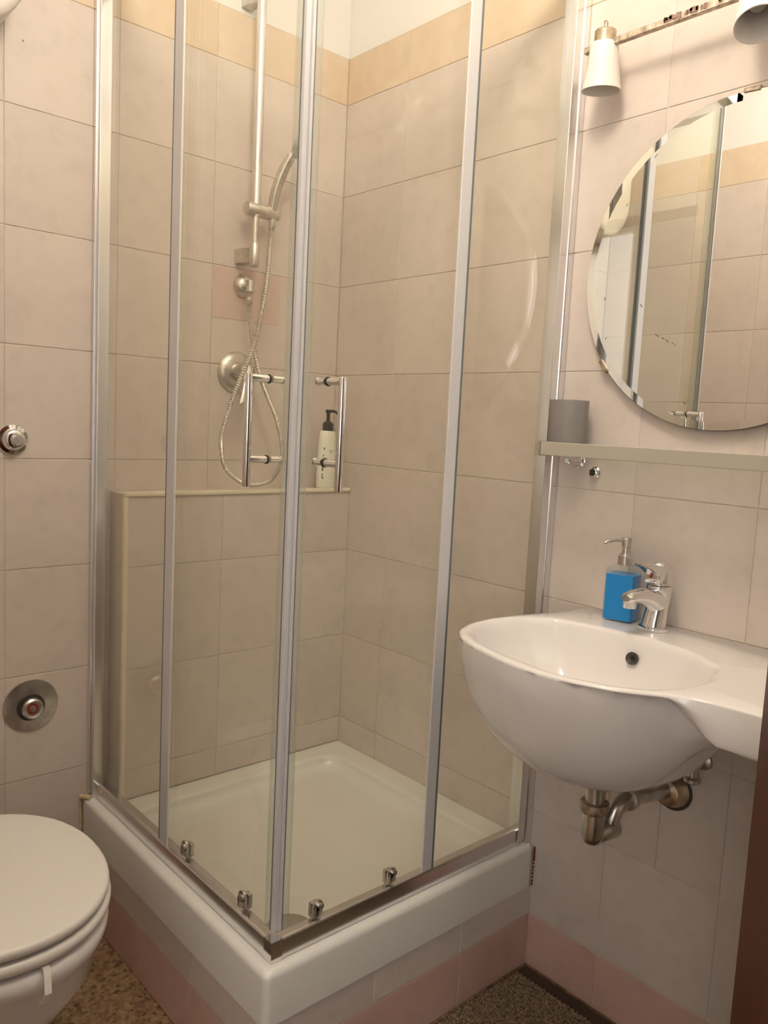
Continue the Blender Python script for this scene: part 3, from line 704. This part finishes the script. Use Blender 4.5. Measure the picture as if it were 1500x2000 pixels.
bm = nb(); lathe(bm, (-.0006,-.905,1.163), (-1,0,0), [(0,.0125),(.004,.0125),(.006,.010),(.012,.009),(.013,.0075),(.008,.0065),(.008,0)], 28); part('hook_base', bm, 'chrome', hk, 'auto')
bm = nb(); box(bm, -.018, -.0088, -.911, -.900, 1.157, 1.169, .001); part('hook_socket', bm, 'pump_black', hk)

# ================================================================ round mirror with bevelled rim
MY, MZ, MR = -1.158, 1.560, .300
mi = thing('round_mirror', 'large frameless round mirror on the right wall above the shelf', 'mirror', (0,MY,MZ))
bm = nb(); lathe(bm, (-.008,MY,MZ), (-1,0,0), [(0,MR),(.008,MR)], 160); part('mirror_back', bm, 'mirror_edge', mi)
bm = nb(); lathe(bm, (-.0160,MY,MZ), (-1,0,0), [(.0016,MR-.0012),(.0022,MR-.0165),(.0022,0)], 160, cap=False); part('mirror_glass', bm, 'mirror', mi)
bm = nb()
for a in (93, 216, 324):
    a = math.radians(a); cy_, cz_ = MY+(MR+.001)*math.cos(a), MZ+(MR+.001)*math.sin(a); t = Vector((0,-math.sin(a),math.cos(a)))
    m4 = Matrix.Translation((0,cy_,cz_)) @ Matrix.Rotation(a-PI/2, 4, 'X')
    b2 = nb(); box(b2, -.0205, -.0006, -.015, .015, -.005, .0035, .001); bmesh.ops.transform(b2, matrix=m4, verts=b2.verts); part('mirror_clip', b2, 'corroded', mi)
bm.free()
bm = nb()
for (y, z, l, a) in [(-1.03,1.44,.010,-.6),(-1.043,1.434,.006,-.5),(-1.052,1.429,.009,-.7),(-1.064,1.424,.004,-.5),(-1.07,1.42,.003,-.6),(-.99,1.50,.008,-.9),(-.975,1.765,.006,.8),(-.995,1.783,.008,.8),(-.94,1.70,.006,1.0),(-.905,1.52,.006,1.2),(-.915,1.44,.006,1.0),(-1.10,1.31,.005,-.5)]:
    c = Vector((-.01835,y,z)); d = Vector((0,-math.cos(a),math.sin(a)))*l; w = Vector((0,math.sin(a),math.cos(a)))*.0007
    bm.faces.new([bm.verts.new(c-d/2-w), bm.verts.new(c+d/2-w), bm.verts.new(c+d/2+w), bm.verts.new(c-d/2+w)])
part('silvering_scratch', bm, 'mirror_edge', mi, label='short dark scratches in the silvering')['kind'] = 'stuff'

# ================================================================ two-lamp sconce above the mirror
BX = -.062
sc = thing('wall_sconce', 'tarnished metal wall light bar with white cup shades above the mirror', 'wall light', (0,-1.04,2.0))
bm = nb(); box(bm, BX-.006, BX+.006, -1.52, -.845, 1.996, 2.008, .0012); part('bar', bm, 'corroded', sc)
bm = nb()
for k in range(46):
    y = -1.02-.20*random.random(); s = random.uniform(.0010,.0034)
    box(bm, BX-.0072, BX-.0050, y-s, y+s, 2.001+random.uniform(-.002,.003), 2.0085+random.uniform(-.001,.002))
part('corrosion_flakes', bm, 'rustflake', sc)['kind'] = 'stuff'
bm = nb(); box(bm, BX+.006, -.0006, -1.40, -1.37, 1.985, 2.02, .002); part('wall_mount', bm, 'nickel', sc)
def lamp(y, tilt_dir, tilt):
    bm1 = nb(); lathe(bm1, (0,0,.014), (0,0,-1), [(0,.010),(.002,.019),(.004,.021),(.026,.021),(.027,.019)], 36)
    tube(bm1, [(0,0,.010),(.0,0,.024),(.003,.004,.028)], .004, 10)
    bm2 = nb(); lathe(bm2, (0,0,-.010), (0,0,-1), [(0,.020),(.002,.025),(.006,.0275),(.040,.0300),(.072,.0355),(.088,.0385),(.0885,.0370),(.072,.0335),(.040,.028),(.010,.025)], 48, cap=False)
    bm3 = nb(); lathe(bm3, (0,0,-.012), (0,0,-1), [(0,.016),(.030,.016),(.032,.014),(.045,.013),(.047,.0)], 28)
    m4 = Matrix.Translation((BX+.000, y, 2.018)) @ Matrix.Rotation(tilt, 4, tilt_dir)
    for b_ in (bm1,bm2,bm3): bmesh.ops.transform(b_, matrix=m4, verts=b_.verts)
    hl = part('lamp_holder', bm1, 'nickel', sc, 'auto'); 
    part('lamp_shade', bm2, 'shade', sc, 'auto'); part('bulb', bm3, 'socket', sc, 'auto')
lamp(-.889, Vector((-.62,.78,0)), -.10)
lamp(-1.185, Vector((-.62,.78,0)), 0.42)

# ================================================================ flush buttons on the back wall
fb = thing('flush_button', 'small domed chrome push button high on the wall above the toilet', 'flush button', (-.896,0,1.168))
bm = nb(); lathe(bm, (-.896,-.0006,1.168), (0,-1,0), [(0,.033),(.002,.0335),(.005,.032),(.007,.024),(.018,.022),(.021,.019),(.022,.012)], 48); part('flange', bm, 'chrome', fb, 'auto')
bm = nb(); lathe(bm, (-.896,-.022,1.168), (0,-1,0), [(0,.0095),(.012,.0092),(.014,.008)], 28); part('button', bm, 'alu_satin', fb, 'auto')
fp_ = thing('flush_valve_plate', 'large dull grey metal disc with a round valve head low beside the toilet', 'flush button', (-.856,0,.553))
bm = nb(); lathe(bm, (-.856,-.0006,.553), (0,-1,0), [(0,.061),(.001,.062),(.003,.061),(.007,.034),(.007,.028)], 56); part('wall_plate', bm, 'chrome_worn', fp_, 'auto')
bm = nb(); lathe(bm, (-.858,-.003,.551), (0,-1,0), [(0,.030),(.006,.0315),(.009,.030),(.0095,.026)], 40); part('seal_ring', bm, 'pump_black', fp_, 'auto')
bm = nb(); lathe(bm, (-.858,-.004,.551), (0,-1,0), [(0,.025),(.020,.024),(.024,.020),(.022,.0165),(.018,.016),(.018,0)], 40); part('valve_head', bm, 'chrome_worn', fp_, 'auto')
bm = nb(); lathe(bm, (-.858,-.0222,.551), (0,-1,0), [(0,.0135),(.001,.0135),(.0015,.012)], 28); part('red_disc', bm, 'red', fp_, 'auto', 'small red disc')
bm = nb(); lathe(bm, (-.858,-.0237,.551), (0,-1,0), [(0,.008),(.003,.006),(.004,.002)], 20); box(bm, -.863,-.853,-.028,-.0235,.5495,.5525); part('screw', bm, 'nickel', fp_, 'auto')
bm = nb(); lathe(bm, (-.874,-.0004,2.008), (0,-1,0), [(0,.0022),(.0006,.0018)], 10); o = part('drill_hole', bm, 'mirror_edge', wb); o['label'] = 'tiny dark drill hole in a tile'

# ================================================================ toilet
TCX, TCY = -1.083, -.47
def egg(cx, cy, w, lf, lb, z, n=56, p=2.15):
    """outline with half width w, reach lf to the front (-y) and lb to the back"""
    out = []
    for k in range(n):
        a = 2*PI*k/n; c, s = math.cos(a), math.sin(a)
        x = w*math.copysign(abs(c)**(2/p), c); y = (lb if s>0 else lf)*math.copysign(abs(s)**(2/p), s)
        out.append((cx+x, cy+y, z))
    return out
to = thing('toilet', 'white toilet with closed lid in the left foreground', 'toilet', (TCX,TCY,0))
def slab(z0, z1, w, lf, lb, r, dome=0):
    bm = nb(); R_ = []
    for a in (0,30,60,90): 
        s = r*(1-math.sin(math.radians(a))); R_.append(egg(TCX,TCY,w-s,lf-s,lb-s,z0+r*(1-math.cos(math.radians(a)))))
    for a in (0,20,40,60,80,90):
        s = r*(1-math.cos(math.radians(a))); R_.append(egg(TCX,TCY,w-s,lf-s,lb-s,z1-r+r*math.sin(math.radians(a))))
    for f in (.93,.8,.6,.35,.1): R_.append(egg(TCX,TCY,(w-r)*f,(lf-r)*f,(lb-r)*f,z1+dome*(1-f*f)))
    return loft(bm, R_)
part('lid', slab(.4225,.4405,.191,.237,.225,.008,.004), 'lidplastic', to, True)
part('seat', slab(.397,.4175,.194,.240,.218,.009), 'lidplastic', to, True)
bm = nb(); R_ = []
for z, w, lf, lb, dy in ((.0005,.105,.17,.30,.03),(.02,.108,.172,.30,.03),(.06,.102,.150,.29,.03),(.14,.100,.145,.28,.03),(.20,.112,.165,.27,.02),(.25,.138,.195,.26,.01),(.30,.163,.222,.25,0),(.335,.172,.222,.24,0),(.355,.184,.236,.23,0),(.368,.189,.241,.23,0),(.380,.189,.241,.228,0),(.388,.184,.236,.225,0),(.391,.168,.230,.22,0),(.391,.13,.19,.17,0),(.386,.125,.18,.16,0),(.34,.12,.17,.15,0),(.25,.08,.11,.1,0),(.22,.02,.03,.03,0)):
    R_.append(egg(TCX,TCY+dy,w,lf,lb,z))
loft(bm, R_); part('bowl', bm, 'porcelain', to, True)
bm = nb(); box(bm, TCX-.14, TCX+.06, -.30, -.012, .22, .388, .02, 4); box(bm, TCX-.09, TCX+.06, -.30, -.012, .0008, .26, .02, 3); part('rear_base', bm, 'porcelain', to, True)
for s in (-.075,.075):
    bm = nb(); cyl(bm, (TCX+s,-.215,.391), (TCX+s,-.215,.430), .012, 20, 0, .003); part('hinge', bm, 'chrome', to, 'auto')
tb = nb()
hp_ = [(-1.063,-.690,.392),(-1.063,-.712,.3955),(-1.0635,-.7175,.388),(-1.066,-.728,.366),(-1.068,-.722,.350),(-1.070,-.712,.345)]
for i in range(len(hp_)-1):
    a, b = Vector(hp_[i]), Vector(hp_[i+1]); d = (b-a).normalized(); w = Vector((1,0,0)); nrm = d.cross(w).normalized()*.0013; w = w*.0052; b = b+d*.001
    vsx = [tb.verts.new(p) for p in (a-w-nrm,a+w-nrm,a+w+nrm,a-w+nrm,b-w-nrm,b+w-nrm,b+w+nrm,b-w+nrm)]
    for f in ((0,1,2,3),(4,5,6,7),(0,1,5,4),(1,2,6,5),(2,3,7,6),(3,0,4,7)): tb.faces.new([vsx[j] for j in f])
hg = thing('toilet_hanger', 'thin white plastic clip hooked over the front rim of the toilet bowl', 'hanger', (-1.064,-.70,.392)); part('strap', tb, 'tab', hg)

# ================================================================ tank added in place of an unseen thing that shades this wall (its lower corner peeks in at the top left)
wh = thing('added_tank', 'slim white tank with rounded corners added above the toilet to shade the wall', 'added_tank', (-1.07,0,1.94))
bm = nb(); R_ = []
def rr_xz(f, y):
    return [(x, y, z) for x, z, _ in rrect(-1.30+f, -.896-f, 1.962+f, 2.44-f, .14, 0, 10)]
for y, f in ((-.0008,.004),(-.004,0),(-.115,0),(-.122,.003),(-.127,.010),(-.128,.02)): R_.append(rr_xz(f, y))
loft(bm, R_); part('tank', bm, 'tank_white', wh, 'auto')
bm = nb(); cyl(bm, (-1.15,-.06,1.937), (-1.15,-.06,1.90), .018, 24, 0, .003); part('pipe_stub', bm, 'chrome', wh, 'auto')

# drip stain running down the tiles from the drain flange
bm = nb()
zs = [.520-.012*k for k in range(13)]
l_ = [(-1.1165+.0006*math.sin(k*1.7), z, .0012+.0004*math.sin(k*2.3)) for k, z in enumerate(zs)]
vv = [(bm.verts.new((-.0006,y-w,z)), bm.verts.new((-.0006,y+w,z))) for y, z, w in l_]
for a_, b_ in zip(vv, vv[1:]): bm.faces.new((a_[0],a_[1],b_[1],b_[0]))
o = part('drip_stain', bm, 'stain', wr); o['label'] = 'thin brownish drip stain below the drain pipe'
# ================================================================ beaded mat with dark border
mt = thing('floor_mat', 'dark brown beaded floor mat with a darker border under the basin', 'mat', (-.45,-1.2,0))
bm = nb(); box(bm, -.80, -.012, -1.60, TY-.006, .0006, .007, .002); part('mat_border', bm, 'mat_border', mt)
bm = nb(); box(bm, -.78, -.046, -1.58, TY-.010, .007, .0078); part('mat_base', bm, 'mat_base', mt)
bm = nb(); dx = .0060
nx, ny = int(.52/dx), int(.40/(dx*.9))
for j in range(ny):
    for i in range(nx):
        x = -.049-dx*i-(dx/2 if j%2 else 0)+random.uniform(-.0006,.0006); y = TY-.013-j*dx*.9+random.uniform(-.0006,.0006)
        r = dx*.47*random.uniform(.85,1.08); h = .0030*random.uniform(.8,1.15); vv = []
        for k in range(6): vv.append(bm.verts.new((x+r*math.cos(k*PI/3), y+r*math.sin(k*PI/3), .0078)))
        v2 = [bm.verts.new((x+r*.68*math.cos(k*PI/3), y+r*.68*math.sin(k*PI/3), .0078+h*.75)) for k in range(6)]
        tpv = bm.verts.new((x,y,.0078+h))
        for k in range(6):
            bm.faces.new((vv[k],vv[(k+1)%6],v2[(k+1)%6],v2[k])); bm.faces.new((v2[k],v2[(k+1)%6],tpv))
bo = part('beads', bm, 'bead', mt, True); bo['kind'] = 'stuff'

# ================================================================ wooden door standing open into the room
dr_ = thing('wooden_door', 'reddish brown wooden door standing open at the right edge', 'door', (LX,-2.0,0))
e1 = Vector((-.650,-1.5525)); hin = Vector((LX+.002,-1.985)); dv = (e1-hin).normalized(); nv = Vector((dv.y,-dv.x)); tk = .038
def dpoly(a, b, t0, t1): return [tuple(hin+dv*a+nv*t0), tuple(hin+dv*b+nv*t0), tuple(hin+dv*b+nv*t1), tuple(hin+dv*a+nv*t1)]
L = (e1-hin).length
bm = nb(); prism_xy(bm, dpoly(0,L,0,tk), .008, 2.05)
es = [e for e in bm.edges]; bmesh.ops.bevel(bm, geom=es, offset=.0015, segments=2, affect='EDGES')
part('door_leaf', bm, 'wood', dr_)
for s in (1,):
    bm = nb(); t0 = -.001 if s<0 else tk+.001; q = hin+dv*(L-.06)
    a = q+nv*t0; b = q+nv*(t0+s*.045); cyl(bm, (a.x,a.y,1.02), (b.x,b.y,1.02), .009, 20); c = hin+dv*(L-.17)+nv*(t0+s*.045); cyl(bm, (b.x,b.y,1.02), (c.x,c.y,1.02), .008, 20, 0, .002)
    lathe(bm, (a.x,a.y,1.02), (nv.x*s,nv.y*s,0), [(0,.025),(.004,.025),(.006,.02)], 28); part('door_handle', bm, 'nickel', dr_, 'auto')
bm = nb()
for p in [(DY0-.0,DY0+.05,0,DH+.05), (DY1-.04,DY1,0,DH+.05), (DY1,DY0,DH,DH+.05)]: box(bm, LX-.135, LX-.12, p[0], p[1], p[2] if p[2] else .001, p[3], .002)
tag(obj('trim_2', bm, 'wood'), kind='structure')

# ================================================================ pendant globe (the room's lamp, out of frame)
lp = thing('ceiling_lamp', 'warm glowing globe lamp hanging from the ceiling', 'lamp', (LAMP_POS[0],LAMP_POS[1],CZ))
bm = nb(); bmesh.ops.create_uvsphere(bm, u_segments=32, v_segments=16, radius=.125, matrix=Matrix.Translation(LAMP_POS)); part('globe', bm, 'lampglow', lp, True)
bm = nb(); cyl(bm, (LAMP_POS[0],LAMP_POS[1],LAMP_POS[2]+.115), (LAMP_POS[0],LAMP_POS[1],CZ-.005), .008, 16); lathe(bm, (LAMP_POS[0],LAMP_POS[1],CZ-.001), (0,0,-1), [(0,.05),(.02,.045),(.025,.02)], 32); part('stem', bm, 'nickel', lp, 'auto')
